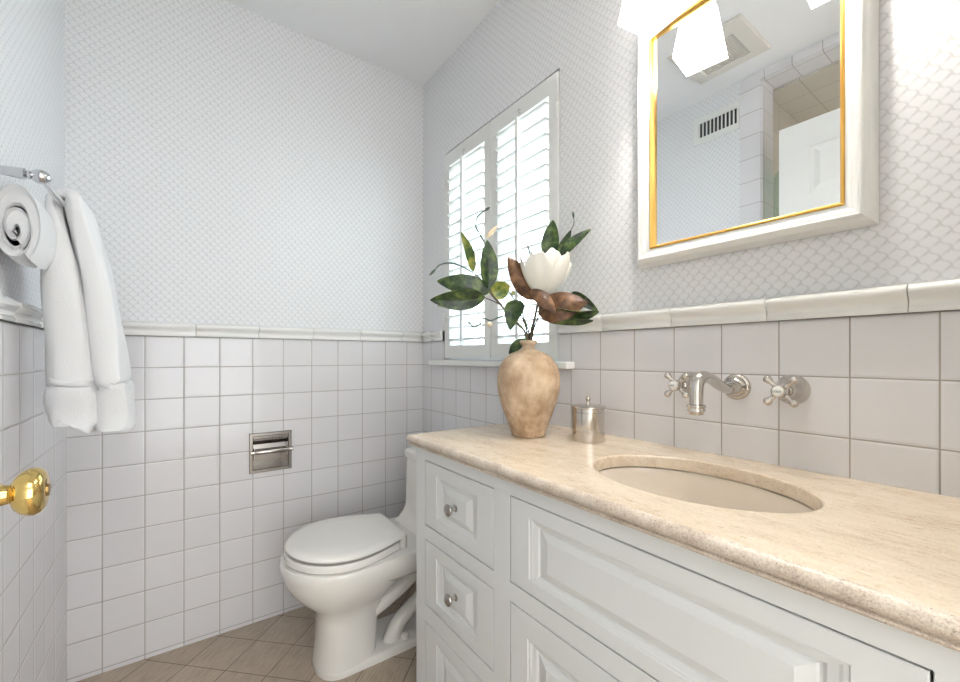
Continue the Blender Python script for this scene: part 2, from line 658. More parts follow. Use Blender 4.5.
structure(MB().slab(2, -0.12, 0.0, (-2.3, 0.16), (-1.985, 0.12)).build('floor', M['floor'], smooth=False))
structure(MB().slab(2, H, H + .12, (-1.40, 0.16), (-1.985, 0.12)).build('ceiling', M['ceiling'], smooth=False))

wb = structure(MB().slab(1, .006, .12, (-1.40, .14), (0, H), [(PX0, PX1, PZ0, PZ1)]).build('wall_back', M['paper'], smooth=False))
MB().slab(1, 0.0, .006, (XL, 0.0), (0, CAPZ), [(PX0, PX1, PZ0, PZ1)]).build('tile_wainscot', M['tile'], wb, smooth=False)

wr = structure(MB().slab(0, .006, .16, (-1.985, .006), (0, H), [(WY0, WY1, WZ0, WZ1)]).build('wall_right', M['paper'], smooth=False))
MB().slab(0, 0.0, .006, (YN, 0.0), (0, CAPZ), [(WY0, WY1, 1.0, CAPZ)]).build('tile_wainscot', M['tile'], wr, smooth=False)

wlft = structure(MB().slab(0, XL - .128, XL - .006, (-1.985, .006), (0, H), [(SY0, SY1, -.01, SZ)]).build('wall_left', M['paper'], smooth=False))
t = MB().slab(0, XL - .006, XL, (-.926, 0.0), (0, CAPZ))
t.slab(0, XL - .006, XL, (SY0 - .09, -.926), (0, H), [(SY0, SY1, -.01, SZ)])
t.box(XL - .128, XL - .006, SY1 - .006, SY1, 0, SZ)
t.box(XL - .128, XL - .006, SY0, SY0 + .006, 0, SZ)
t.box(XL - .128, XL - .006, SY0, SY1, SZ - .006, SZ)
t.build('tile_wainscot', M['tile_left'], wlft, smooth=False)

ws = MB()
ws.box(-2.24, -2.14, -1.90, -.92, 0, 2.45)
ws.box(-2.14, XL - .129, -1.0, -.92, 0, 2.45)
ws.box(-2.14, XL - .129, -1.90, -1.82, 0, 2.45)
structure(ws.build('wall_shower', M['tile_shower'], smooth=False))
structure(MB().box(-2.14, XL - .129, -1.82, -1.0, 2.325, 2.42).build('ceiling_shower', M['tile_shower'], smooth=False))

DX0, DX1, DZ = -1.187, -0.45, 2.045
wf = structure(MB().slab(1, YN - .12, YN, (-1.40, .006), (0, H), [(DX0, DX1, -.01, DZ)]).build('wall_front', M['hall'], smooth=False))
# hall beyond the doorway
hall = MB()
hall.box(-2.0, .9, -3.55, -3.45, 0, 2.45)
hall.box(-2.1, -2.0, -3.55, -1.985, 0, 2.45)
hall.box(.9, 1.0, -3.55, -1.985, 0, 2.45)
structure(hall.build('wall_hall', M['hall'], smooth=False))
structure(MB().box(-2.1, 1.0, -3.55, -1.985, -.12, 0).build('floor_hall', M['hallfloor'], smooth=False))
structure(MB().box(-2.1, 1.0, -3.55, -1.985, 2.38, 2.5).build('ceiling_hall', M['ceiling'], smooth=False))

# glazed cap rail along the top of the tile
CAP = [(-.005, 1.1098), (.010, 1.1098), (.0115, 1.1118), (.0115, 1.1165), (.0095, 1.1195), (.0082, 1.124), (.009, 1.1285), (.012, 1.1335),
       (.0165, 1.1385), (.0192, 1.1435), (.0195, 1.148), (.0175, 1.1525), (.0135, 1.1555), (.008, 1.157), (-.005, 1.157)]


def cap_run(name, ax, a, b, joints, face, out):
    m = MB()
    cuts = [a] + sorted(j for j in joints if a + .004 < j < b - .004) + [b]
    for i in range(len(cuts) - 1):
        p0 = cuts[i] + (.0007 if i else 0)
        p1 = cuts[i + 1] - (.0007 if i < len(cuts) - 2 else 0)
        rings = []
        for q, sh in ((p0, .0012), (p0 + .0012, 0), (p1 - .0012, 0), (p1, .0012)):
            ring = []
            for o, z in CAP:
                o2 = o - sh if o > .002 else o
                ring.append((q, face + out * o2, z) if ax == 0 else (face + out * o2, q, z))
            rings.append(ring)
        m.loft(rings)
    m.cur = 1
    if ax == 0:
        m.box(a, b, face - out * .005, face + out * .007, 1.1098, 1.155)
    else:
        m.box(face - out * .005, face + out * .007, a, b, 1.1098, 1.155)
    return structure(m.build(name, [M['cap'], M['grout']], sharp=40, weld=False))


cap_run('trim_1', 0, XL, 0.0, [-.114 - .203 * k for k in range(7)], 0.0, -1)
cap_run('trim_2', 1, -.2028, -.0195, [-.10], 0.0, -1)
cap_run('trim_3', 1, YN, -.913, [-1.083 - .2035 * k for k in range(5)], 0.0, -1)
cap_run('trim_4', 1, -.925, -.0195, [-.16 - .203 * k for k in range(5)], XL, 1)

# window: reveal, sash, pane, sill
w1 = holder('window_1', (0.08, (WY0 + WY1) / 2, WZ0))
m = MB().slab(0, .085, .12, (WY0, WY1), (WZ0, WZ1), [(WY0 + .04, -.575, WZ0 + .045, WZ1 - .045), (-.535, WY1 - .04, WZ0 + .045, WZ1 - .045)])
m.slab(0, .034, .052, (WY0, WY1), (WZ0, WZ1), [(WY0 + .018, WY1 - .018, WZ0 + .018, WZ1 - .022)])  # added stop strip behind the shutters, blocks daylight so their edge gap stays dark
m.build('window_frame', M['paint'], w1, bevel=.003)
MB().box(.10, .104, WY0 + .03, WY1 - .03, WZ0 + .03, WZ1 - .03).build('pane', M['glass'], w1, smooth=False)
ol = [(-.040, -.978), (-.040, -.127), (-.0005, -.127), (-.0005, WY1 - .001), (.084, WY1 - .001), (.084, WY0 + .001), (-.0005, WY0 + .001), (-.0005, -.978)]
m = MB().loft([[(x, y, z) for x, y in ol] for z in (1.0005, 1.0225)])
m.build('window_sill', M['paint'], w1, bevel=.005, seg=3)


# plantation shutters, hinged in the opening
def shutter(y0, y1, label):
    z0, z1 = WZ0 + .006, WZ1 - .009
    ST = .042
    oz0, oz1 = z0 + .057, z1 - .060
    root = thing('plantation_shutter', (.014, (y0 + y1) / 2, z0), label, 'shutter', 'shutters of the window')
    m = MB().slab(0, .001, .028, (y0, y1), (z0, z1), [(y0 + ST, y1 - ST, oz0, oz1)])
    m.build('shutter_frame', M['paint'], root, bevel=.002)
    n = 16
    pitch = (oz1 - oz0) / n
    first = None
    tilt = math.radians(-4)
    for k in range(n):
        zc = oz0 + pitch * (k + .5)
        if first is None:
            mm = MB()
            rings = []
            for yy in (y0 + ST + .001, y1 - ST - .001):
                ring = []
                for a in range(20):
                    th = 2 * PI * a / 20
                    px, pz = .0290 * math.cos(th), .0052 * math.sin(th)
                    ring.append((.0145 + px * math.cos(tilt) - pz * math.sin(tilt), yy, zc + px * math.sin(tilt) + pz * math.cos(tilt)))
                rings.append(ring)
            mm.loft(rings)
            first = mm.build('louver', M['paint'], root, sharp=50)
        else:
            c = first.copy()
            col.objects.link(c)
            c.parent = root
            c.location = (0, 0, pitch * k)
    yc = (y0 + y1) / 2
    MB().box(-.024, -.0155, yc - .006, yc + .006, oz0 + .012, oz1 - .012).build('tilt_rod', M['paint'], root, bevel=.002)
    m = MB()
    m.tube([(.002, yc + .004, oz1 + .022), (-.008, yc + .004, oz1 + .018), (-.010, yc + .002, oz1 + .008), (-.007, yc - .004, oz1 + .002)], .0016, 8, 4)
    m.build('rod_hook', M['nickel'], root)
    return root


sh1 = shutter(-.5505, -.2065, 'far white louvered shutter panel, nearer the room corner')
sh2 = shutter(-.9045, -.5535, 'near white louvered shutter panel, behind the magnolia bloom')
for r, yy in ((sh1, -.209), (sh2, -.902)):
    for zz in (WZ0 + .16, WZ1 - .16):
        MB().lathe([(.004, 0), (.004, .05)], (-.003, yy, zz), seg=10).build('hinge', M['paint'], r)

# garden outside
m = MB()
rnd = random.Random(3)
for k in range(2600):
    th, r_ = rnd.uniform(0, 2 * PI), rnd.random() ** .5
    yy = -.9 + 2.4 * r_ * math.sin(th)
    c = Vector((1.25 + .45 * r_ * math.cos(th) + .35, yy, .05 + rnd.random() * 1.2 + .1 * math.sin(yy * 7)))
    d = Vector((rnd.uniform(-1, 1), rnd.uniform(-1, 1), rnd.uniform(-.5, 1))).normalized() * .05
    s_ = d.cross(Vector((rnd.uniform(-1, 1), rnd.uniform(-1, 1), 1))).normalized() * .018
    m.add([c, c + d * .5 + s_, c + d, c + d * .5 - s_], [(0, 1, 2, 3)])
shrub = thing('garden_shrub', (1.6, -.9, 0), 'green garden shrub seen through the lower louvers of the window', 'shrub')
m.build('foliage', M['shrub'], shrub, smooth=False, weld=False)
m = MB()
for k in range(5):
    m.tube([(1.6 + .05 * k - .1, -.9 + .35 * (k - 2), 0), (1.55 + .06 * k - .1, -.9 + .4 * (k - 2), .5), (1.6, -.9 + .5 * (k - 2), 1.0)], [.02, .015, .006], 8, 3)
m.build('stem', M['stem'], shrub)
structure(MB().box(.16, 5, -5, 4, -.12, -.0).build('ground_outside', M['bounce_ground'], smooth=False))

# the open door against the left wall, brass knob
DFX = -1.185
DYF, DYH = -1.118, -1.832
d1 = holder('door_1', (-1.2025, DYH, 0.01))
m = MB()
m.box(-1.2195, -1.1915, DYH, DYF, .012, 2.03)
ycol = [(DYH + .11, (DYH + DYF) / 2 - .045), ((DYH + DYF) / 2 + .045, DYF - .11)]
zrow = [(.24, .80), (.96, 1.62), (1.72, 1.918)]
holes = [(a, b, c, d) for a, b in ycol for c, d in zrow]
m.slab(0, -1.1915, DFX, (DYH, DYF), (.012, 2.03), holes)
for a, b, c, d in holes:
    m.panel(0, DFX, 1, a, b, c, d, [(.002, .002, .0062), (.012, .012, .0058), (.034, .034, .0015), (.05, .05, .0015)], .0066)
m.build('door_leaf', M['paint'], d1, smooth=False)
KY, KZ = -1.171, .888
kn = MB().lathe([(.0265, 0), (.0265, .004), (.022, .008), (.014, .010), (.0125, .014), (.0118, .036), (.0132, .037), (.0132, .0505), (.0112, .0515), (.0102, .0575),
                 (.013, .0595), (.0190, .0625), (.0238, .0675), (.0262, .0735), (.0260, .0780), (.0238, .0825), (.0195, .0855), (.0130, .0868), (.0, .0872)], (DFX, KY, KZ), (1, 0, 0), 56)
kn = kn.build('door_knob', M['brass'], d1, sharp=45)
MB().lathe([(.0068, .086), (.0068, .0885), (.004, .089), (.0, .0885)], (DFX, KY, KZ), (1, 0, 0), 24).build('lock_button', M['brassdark'], kn)

# ------------------------------------------------------------------ vanity
FX = -.435
CT, CB = .819, .788
van = thing('vanity_cabinet', (-.22, -1.31, 0), 'white painted vanity cabinet with raised panels under the stone top', 'cabinet')
Y0, Y1 = -1.862, -.779
DR_Y = (-1.135, -.83)
RT_Y = (-1.773, -1.188)
DR_Z = [(.582, .758), (.366, .544), (.110, .322)]
midy = (RT_Y[0] + RT_Y[1]) / 2
holes = [(DR_Y[0], DR_Y[1], a, b) for a, b in DR_Z]
holes += [(RT_Y[0], RT_Y[1], .582, .758), (RT_Y[0], RT_Y[1], .110, .544)]
m = MB().slab(0, FX, FX + .019, (Y0, Y1), (.085, CB), holes)
m.build('face_frame', M['cab'], van, bevel=.0008, seg=1)
m = MB()
m.box(FX + .019, -.001, Y1 - .018, Y1, .0, CB - .0005)
m.box(FX + .019, -.001, Y0, Y0 + .018, .0, CB - .0005)
m.box(-.37, -.355, Y0 + .018, Y1 - .018, 0, .09)
m.box(FX + .019, -.001, Y0 + .018, Y1 - .018, .085, .1)
m.box(FX + .019, FX + .04, Y0 + .018, Y1 - .018, .1, .108)
m.build('carcass', M['cab'], van)
MB().box(FX + .03, FX + .034, Y0 + .02, Y1 - .02, .108, CB - .02).build('gap_shade_sheet', M['dark'], van)  # dark sheet behind the fronts, shade of the gaps put in as colour

G = .0023
knob_mesh = None
PR = lambda hu, hv: [(0, 0, .0012), (.0012, .0012, 0), (hu, hv, 0), (hu + .0015, hv + .0012, .0016), (hu + .006, hv + .004, .002), (hu + .010, hv + .006, .0035), (hu + .020, hv + .012, .005), (hu + .024, hv + .014, .0078),
                     (hu + .027, hv + .0165, .0078), (hu + .030, hv + .0185, .0058), (hu + .044, hv + .028, .0026), (hu + .048, hv + .031, .0012)]


def front(name, y0, y1, z0, z1, hu, hv, parent=van):
    return MB().panel(0, FX, -1, y0 + G, y1 - G, z0 + G, z1 - G, PR(hu, hv), .018).build(name, M['cab'], parent, sharp=12)


def knob(parent, y, z):
    global knob_mesh
    m = MB().lathe([(.0085, 0), (.0085, .002), (.005, .004), (.0045, .013), (.007, .016), (.0125, .0185), (.0145, .022), (.0138, .025), (.010, .0275), (.004, .0285), (0, .0286)], (FX + .0018, y, z), (-1, 0, 0), 28)
    return m.build('knob', M['nickel_brushed'], parent)


for a, b in DR_Z:
    dr = front('drawer', DR_Y[0], DR_Y[1], a, b, .058, .03)
    knob(dr, (DR_Y[0] + DR_Y[1]) / 2, (a + b) / 2)
front('false_panel', RT_Y[0], RT_Y[1], .582, .758, .054, .026)
da = front('door', midy + .0002, RT_Y[1], .110, .544, .05, .045)
db = front('door', RT_Y[0], midy - .0002, .110, .544, .05, .045)
knob(da, midy + .03, .50)
knob(db, midy - .03, .50)

# countertop with an oval cut-out
SC = Vector((-.225, -1.447))
SA, SB = .135, .187
XF, YF = -.458, -.757
EDGE = [(-.020, .819), (-.012, .8186), (-.006, .8172), (-.0022, .8145), (-.0002, .8105), (0, .8065), (-.0012, .8032), (-.0045, .800), (-.0085, .7984),
        (-.0085, .7974), (-.006, .796), (-.0052, .794), (-.0065, .7915), (-.010, .7898), (-.016, .7888), (-.03, .7882)]
BX, BY = -.0006, YN + .0008


def outline(o, n=160):
    """points around the sink centre cast to the rectangle with rounded far-front corner"""
    xf, yf = XF - o, YF + o
    x0, x1, y0, y1 = xf, BX, BY, yf
    corners = [math.atan2(y - SC.y, x - SC.x) % (2 * PI) for x in (x0, x1) for y in (y0, y1)]
    return x0, x1, y0, y1


def cast(th, o):
    x0, x1, y0, y1 = XF - o, BX, BY, YF + o
    dx, dy = math.cos(th), math.sin(th)
    tx = ((x1 if dx > 0 else x0) - SC.x) / dx if abs(dx) > 1e-9 else 1e9
    ty = ((y1 if dy > 0 else y0) - SC.y) / dy if abs(dy) > 1e-9 else 1e9
    t_ = min(tx, ty)
    p = Vector((SC.x + dx * t_, SC.y + dy * t_))
    r = .009 + max(o, -.006)          # round the far-front corner
    cx, cy = x0 + r, y1 - r
    if p.x < cx and p.y > cy:
        # solve ray with circle
        ox, oy = SC.x - cx, SC.y - cy
        b_ = ox * dx + oy * dy
        c_ = ox * ox + oy * oy - r * r
        disc = b_ * b_ - c_
        if disc > 0:
            tt = -b_ + math.sqrt(disc)
            p = Vector((SC.x + dx * tt, SC.y + dy * tt))
    return p


angs = [2 * PI * k / 144 for k in range(144)]
for x in (XF, BX):
    for y in (BY, YF):
        angs.append(math.atan2(y - SC.y, x - SC.x) % (2 * PI))
ca = math.atan2(YF - SC.y, XF - SC.x) % (2 * PI)
angs += [ca + d * .0011 for d in range(-14, 15) if d]
angs = sorted(set(round(a, 6) for a in angs))
rings = []
for r_, z in ((.004, CB + .0045), (.0, CB + .006), (0, .813), (.001, .8168), (.004, .819)):
    rings.append([(SC.x + (SA + r_) * math.cos(math.atan2(math.sin(a) / SB, math.cos(a) / SA)), SC.y + (SB + r_) * math.sin(math.atan2(math.sin(a) / SB, math.cos(a) / SA)), z) for a in angs])
TOPN = len(rings)
for o, z in EDGE:
    rings.append([(*cast(a, o), z) for a in angs])
rings.append([(*p_[:2], CB + .0003) for p_ in [(SC.x + (SA + .03) * math.cos(math.atan2(math.sin(a) / SB, math.cos(a) / SA)), SC.y + (SB + .03) * math.sin(math.atan2(math.sin(a) / SB, math.cos(a) / SA))) for a in angs]])
top = MB().loft(rings, False, False)
NA = len(angs)
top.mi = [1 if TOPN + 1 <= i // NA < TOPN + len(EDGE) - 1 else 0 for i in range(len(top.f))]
top = top.build('countertop', [M['stone'], M['stone_edge_sheen']], sharp=30)
tag(top, 'cream beige limestone countertop with rounded edge and an oval sink cut-out', 'countertop')

sk = thing('undermount_sink', (SC.x, SC.y, .64), 'white oval undermount basin sunk into the beige stone top', 'sink')
prof = [(1.10, .7862), (1.10, .7880), (1.035, .7921), (1.012, .7905), (.996, .778), (.975, .75), (.93, .71), (.82, .672), (.6, .648), (.3, .638), (.1, .636)]
out_ = [(.1, .626), (.32, .628), (.63, .638), (.86, .664), (.98, .705), (1.02, .75), (1.035, .78), (1.10, .7862)]
rings = []
for k, z in out_[:-1] + prof:
    rings.append([(SC.x + SA * k * math.cos(2 * PI * j / 72), SC.y + SB * k * math.sin(2 * PI * j / 72), z) for j in range(72)])
MB().loft(rings).build('basin', M['basin'], sk, sharp=50)
MB().lathe([(.022, .6365), (.022, .6385), (.017, .6395), (.015, .637), (.0, .637)], (SC.x, SC.y, 0), seg=32).build('drain', M['nickel'], sk)

# ------------------------------------------------------------------ faucet
FZ = .973
sp = thing('wall_faucet', (-.001, -1.431, FZ), 'nickel wall-mounted faucet with curved spout and two cross handles above the sink', 'faucet')
MB().lathe([(.0278, 0), (.0278, .003), (.026, .006), (.0228, .0075), (.0222, .010), (.0195, .012), (.0185, .015), (.0155, .017), (.0148, .022), (.013, .026), (.0125, .03)], (-.0005, -1.431, FZ), (-1, 0, 0), 44).build('escutcheon', M['nickel'], sp, sharp=40)
m = MB().tube([(-.02, -1.431, FZ), (-.05, -1.431, FZ - .002), (-.085, -1.431, FZ + .008), (-.115, -1.431, FZ + .020), (-.145, -1.431, FZ + .0250), (-.165, -1.431, FZ + .0185), (-.1725, -1.431, FZ + .004), (-.1735, -1.431, FZ - .02), (-.1735, -1.431, FZ - .03)],
              [.0105, .0105, .0108, .0112, .0118, .0122, .0122, .0122, .0122], 24, 6)
spt = m.build('spout', M['nickel'], sp)
MB().lathe([(.0125, -.026), (.0165, -.0275), (.0172, -.030), (.0165, -.0325), (.0150, -.034), (.0158, -.036), (.0158, -.0395), (.0135, -.0415), (.0120, -.046), (.0095, -.047), (.009, -.042), (0, -.042)], (-.1735, -1.431, FZ), (0, 0, 1), 36).build('nozzle', M['nickel'], spt, sharp=40)


def handle(y, word, label):
    root = sp
    MB().lathe([(.0295, 0), (.0295, .003), (.028, .007), (.0255, .013), (.021, .021), (.0165, .028), (.0135, .033), (.0125, .038), (.0132, .040), (.0132, .044), (.0105, .046), (.0095, .056)], (-.0005, y, FZ), (-1, 0, 0), 44).build('escutcheon', M['nickel'], root, sharp=40)
    m = MB().lathe([(.0095, .052), (.0125, .055), (.0128, .066), (.0115, .070), (.0118, .0745), (.0105, .0765), (.009, .077)], (-.0005, y, FZ), (-1, 0, 0), 32)
    for k in range(4):
        a = PI / 4 + k * PI / 2
        dv = Vector((0, math.cos(a), math.sin(a)))
        c = Vector((-.0615, y, FZ))
        m.lathe([(.0052, .009), (.0045, .015), (.0043, .021), (.006, .0245), (.0076, .0285), (.0076, .032), (.0056, .0355), (.002, .0372), (0, .0374)], c, dv, 18)
    cr = m.build('handle', M['nickel'], root, sharp=50)
    cr['label'] = label
    bt = MB().lathe([(.0088, .076), (.0088, .0775), (.0075, .0788), (.004, .0794), (0, .0795)], (-.0005, y, FZ), (-1, 0, 0), 32).build('button', M['porcelain'], cr)
    cu = bpy.data.curves.new('letters', 'FONT')
    cu.body = word
    cu.size = .0052
    cu.align_x = 'CENTER'
    cu.align_y = 'CENTER'
    cu.extrude = .0002
    tmp = bpy.data.objects.new('letters', cu)
    col.objects.link(tmp)
    dg = bpy.context.evaluated_depsgraph_get()
    me = bpy.data.meshes.new_from_object(tmp.evaluated_get(dg))
    bpy.data.objects.remove(tmp)
    me.materials.clear()
    me.materials.append(M['ink'])
    me.transform(Matrix(((0, 0, -1, -.0802), (-1, 0, 0, 0), (0, 1, 0, 0), (0, 0, 0, 1))))
    o = bpy.data.objects.new('lettering', me)
    col.objects.link(o)
    me.transform(Matrix.Translation((.0, y + 1.431, 0)))
    o.parent = cr
    return root


handle(-1.330, 'HOT', 'cross handle with white button reading HOT')
handle(-1.532, 'COLD', 'cross handle with white button reading COLD')

# ------------------------------------------------------------------ mirror
MY0, MY1, MZ0, MZ1 = -1.656, -1.199, 1.2665, 1.884
mir = thing('wall_mirror', (0, (MY0 + MY1) / 2, MZ0), 'mirror with white moulded frame and thin gilt inner edge on papered wall', 'mirror')


def frame_rings(prof):
    """prof: list of (inset, distance from the wall)"""
    return [[(-d, MY0 + i, MZ0 + i), (-d, MY1 - i, MZ0 + i), (-d, MY1 - i, MZ1 - i), (-d, MY0 + i, MZ1 - i)] for i, d in prof]


m = MB().loft(frame_rings([(.0, -.004), (.0, .006), (.003, .016), (.006, .025), (.011, .030), (.0135, .0345), (.016, .036), (.0185, .035), (.020, .0325), (.024, .0318), (.028, .0295), (.031, .0255), (.034, .0245), (.0385, .024), (.0395, .0225), (.0395, .006)]), False, False)
m.build('frame', M['paint'], mir, sharp=25)
MB().loft(frame_rings([(.0395, .006), (.0395, .0225), (.041, .0255), (.0435, .0262), (.0455, .0245), (.0465, .0205), (.0475, .013), (.0475, .009)]), False, False).build('gilt_edge', M['gilt'], mir, sharp=25)
MB().box(-.012, .004, MY0 + .036, MY1 - .036, MZ0 + .036, MZ1 - .036).build('mirror_glass', M['mirror'], mir, smooth=False)

# ------------------------------------------------------------------ vanity light above the mirror
LZ = 1.796
vl = thing('vanity_light', (0, -1.44, 2.0), 'two-shade wall light with lit square frosted glass shades above the mirror', 'wall light')
MB().box(-.022, .006, -1.63, -1.25, 2.0, 2.09).build('backplate', M['nickel'], vl, bevel=.005)


def ring4(cx, cy, z, hs, rot):
    r = hs * math.sqrt(2)
    return [(cx + r * math.cos(rot + PI / 4 + k * PI / 2), cy + r * math.sin(rot + PI / 4 + k * PI / 2), z) for k in range(4)]


for cy, rot in ((-1.3043, math.radians(-9.1)), (-1.5755, math.radians(-5))):
    MB().tube([(-.02, cy, 2.045), (-.07, cy, 2.055), (-.11, cy, 2.045), (-.121, cy, 2.01), (-.121, cy, 1.97)], .008, 16, 6).build('arm', M['nickel'], vl)
    MB().lathe([(.008, 1.925), (.012, 1.93), (.013, 1.965), (.012, 1.975)], (-.121, cy, 0), seg=28).build('socket_cup', M['nickel'], vl)
    shd = MB().loft([ring4(-.121, cy, z, hs, rot) for z, hs in ((1.932, .0285), (1.928, .031), (LZ + .001, .0502), (LZ, .0498), (LZ + .001, .0472), (1.924, .028), (1.927, .0275))], False, False)
    shd = shd.build('lamp_shade', M['glow'], vl, sharp=20)
    b = MB().sphere((-.121, cy, 1.874), .016, 20, (1, 1, 1.35)).build('bulb', M['bulb'], shd)

# ------------------------------------------------------------------ vents seen in the mirror
fan = thing('ceiling_fan_vent', (-.972, -.96, H), 'square white exhaust fan cover on the ceiling, seen in the mirror', 'vent')
fx0, fx1, fy0, fy1 = -1.12, -.825, -1.11, -.81
m = MB().loft([[(fx0 + i, fy0 + i, z), (fx1 - i, fy0 + i, z), (fx1 - i, fy1 - i, z), (fx0 + i, fy1 - i, z)] for i, z in ((0, H), (0, H - .008), (.004, H - .014), (.05, H - .022), (.055, H - .022), (.057, H - .016), (.057, H))], False, False)
m.build('fan_frame', M['fan'], fan, sharp=25)
m = MB()
for k in range(23):
    y = fy0 + .06 + k * .0079
    m.box(fx0 + .057, fx1 - .057, y, y + .0052, H - .0155, H - .0125)
m.box(fx0 + .057, fx1 - .057, fy0 + .057, fy1 - .057, H - .0128, H)
m.build('fan_grille', M['fan_grille'], fan, smooth=False)

vent = thing('wall_vent_grille', (XL - .006, -.822, 2.15), 'white register grille with dark slots high on the left wall, seen in the mirror', 'vent')
m = MB().slab(0, XL - .006, XL + .003, (-.925, -.702), (2.152, 2.288), [(-.914, -.728, 2.183, 2.258)])
m.build('grille_frame', M['paint'], vent, bevel=.002)
MB().box(XL - .0058, XL - .0045, -.914, -.728, 2.183, 2.258).build('dark_backing', M['vent_dark'], vent, smooth=False)
for k in range(10):
    y = -.914 + .0186 * k + .0125
    MB().box(XL - .0045, XL + .001, y, y + .0052, 2.183, 2.258).build('vane', M['paint'], vent, smooth=False)

# shower screen
ssc = MB()
ring0 = []
pts = [(-1.022, .02), (-1.022, 1.90)] + [(-1.067 + .045 * math.cos(a), 1.90 + .045 * math.sin(a)) for a in [PI / 2 * k / 8 for k in range(1, 9)]] + [(-1.70, 1.945), (-1.70, .02)]
ssc.loft([[(x, y, z) for y, z in pts] for x in (-1.412, -1.403)])
ssc = ssc.build('shower_screen', M['shower_glass'], sharp=30)
tag(ssc, 'clear green-tinged shower glass with rounded top corner, seen in the mirror', 'shower screen')

# ------------------------------------------------------------------ recessed paper holder
tph = thing('paper_holder', (-.679, 0, .585), 'recessed metal toilet paper holder in the tiled back wall', 'paper holder')
m = MB()
fr = []
for i, d in ((0, 0), (.0, .003), (.002, .0055), (.012, .0055), (.0145, .002), (.0145, -.001)):
    fr.append([(-.756 + i, -d, .583 + i), (-.602 - i, -d, .583 + i), (-.602 - i, -d, .739 - i), (-.756 + i, -d, .739 - i)])
m.loft(fr, False, False)
m.build('flange', M['nickel_dark'], tph, sharp=25)
m = MB().slab(1, -.001, .070, (PX0 + .0008, PX1 - .0008), (PZ0 + .0008, PZ1 - .0008), [(PX0 + .003, PX1 - .003, PZ0 + .003, PZ1 - .003)])
m.box(PX0 + .001, PX1 - .001, .068, .0715, PZ0 + .001, PZ1 - .001)
# curved hood inside the recess
prof = [(.066, .700), (.035, .702), (.022, .690), (.020, .672), (.024, .668), (.026, .684), (.036, .695), (.066, .692)]
m.loft([[(x, y, z) for y, z in prof] for x in (PX0 + .003, PX1 - .003)])
m.build('recess_box', M['nickel_dark'], tph, sharp=25)
m = MB().lathe([(.006, 0), (.0085, .004), (.0085, .146), (.006, .150)], (-.748, -.004, .663), (1, 0, 0), 24)
m.lathe([(.009, 0), (.009, .012)], (-.7495, -.004, .663), (1, 0, 0), 20)
m.lathe([(.009, 0), (.0095, .010), (.007, .013)], (-.6105, -.004, .663), (1, 0, 0), 20)
m.build('roller', M['nickel'], tph)
m = MB()
for x in (PX0 + .006, PX1 - .010):
    MB().box(x, x + .004, -.006, .03, .640, .676).build('roller_arm', M['nickel_brushed'], tph, bevel=.0015)

# ------------------------------------------------------------------ toilet
TY = -.398
toi = thing('toilet', (-.36, TY, 0), 'white one-piece toilet with closed lid between back wall and vanity', 'toilet')


def egg(xf, xr, xm, hw, z, pf=2.0, pr=2.6, n=56, yc=TY):
    pts = []
    for k in range(n):
        th = 2 * PI * k / n
        c, s_ = math.cos(th), math.sin(th)
        if c > 0:
            p_, a_ = pf, xm - xf
        else:
            p_, a_ = pr, xr - xm
        e = 2 / p_
        pts.append((xm - a_ * math.copysign(abs(c) ** e, c), yc + hw * math.copysign(abs(s_) ** e, s_), z))
    return pts


m = MB()
BYC = TY + .008
body = [(-.613, -.415, -.53, .094, 0, 3.2), (-.616, -.412, -.53, .096, .006, 3.2), (-.612, -.410, -.53, .094, .03, 3.2), (-.606, -.405, -.53, .090, .10, 3.0), (-.606, -.400, -.53, .089, .165, 2.8), (-.612, -.385, -.53, .094, .198, 2.6),
        (-.632, -.36, -.53, .112, .226, 2.3), (-.664, -.34, -.53, .140, .258, 2.2), (-.692, -.325, -.53, .163, .294, 2.1), (-.708, -.318, -.53, .178, .33, 2.05), (-.7145, -.315, -.53, .184, .36, 2.05), (-.716, -.315, -.53, .185, .378, 2.05), (-.712, -.317, -.53, .181, .388, 2.05), (-.70, -.325, -.53, .170, .3915, 2.05)]
m.loft([egg(a, b, c, d, z - .011 * max(0, (z - .2) / .19), min(p, 2.35), 2.6, n=96, yc=TY + .006 * max(0, 1 - z / .2)) for a, b, c, d, z, p in body])
# foot plate with ledge
m.loft([egg(-.614 + i, -.05 - i, -.53, .096 - i, z, 2.35, 7, n=96, yc=TY + .006) for i, z in ((0, 0), (0, .020), (.003, .026), (.010, .028))])


def rrect(x0, x1, hw, z, r=.03, yc=TY, n=6):
    pts = []
    for cx, cy, a0 in ((x1 - r, yc + hw - r, 0), (x0 + r, yc + hw - r, PI / 2), (x0 + r, yc - hw + r, PI), (x1 - r, yc - hw + r, 1.5 * PI)):
        for k in range(n + 1):
            a = a0 + PI / 2 * k / n
            pts.append((cx + r * math.cos(a), cy + r * math.sin(a), z))
    return pts


# deck behind the bowl, up to the tank
def deck(hw0, hw1, z, r):
    pts = rrect(-.56, -.02, hw0, z, r)
    return [(x, TY + (y - TY) * (1 + (hw1 / hw0 - 1) * max(0, min(1, (x + .53) / .4))), z_) for x, y, z_ in pts]


m.loft([deck(a_, b_, z, r) for a_, b_, z, r in ((.12, .11, .286, .06), (.152, .138, .296, .06), (.169, .154, .312, .06), (.176, .160, .335, .06), (.178, .162, .366, .06), (.174, .158, .3765, .058), (.162, .148, .3802, .05))])
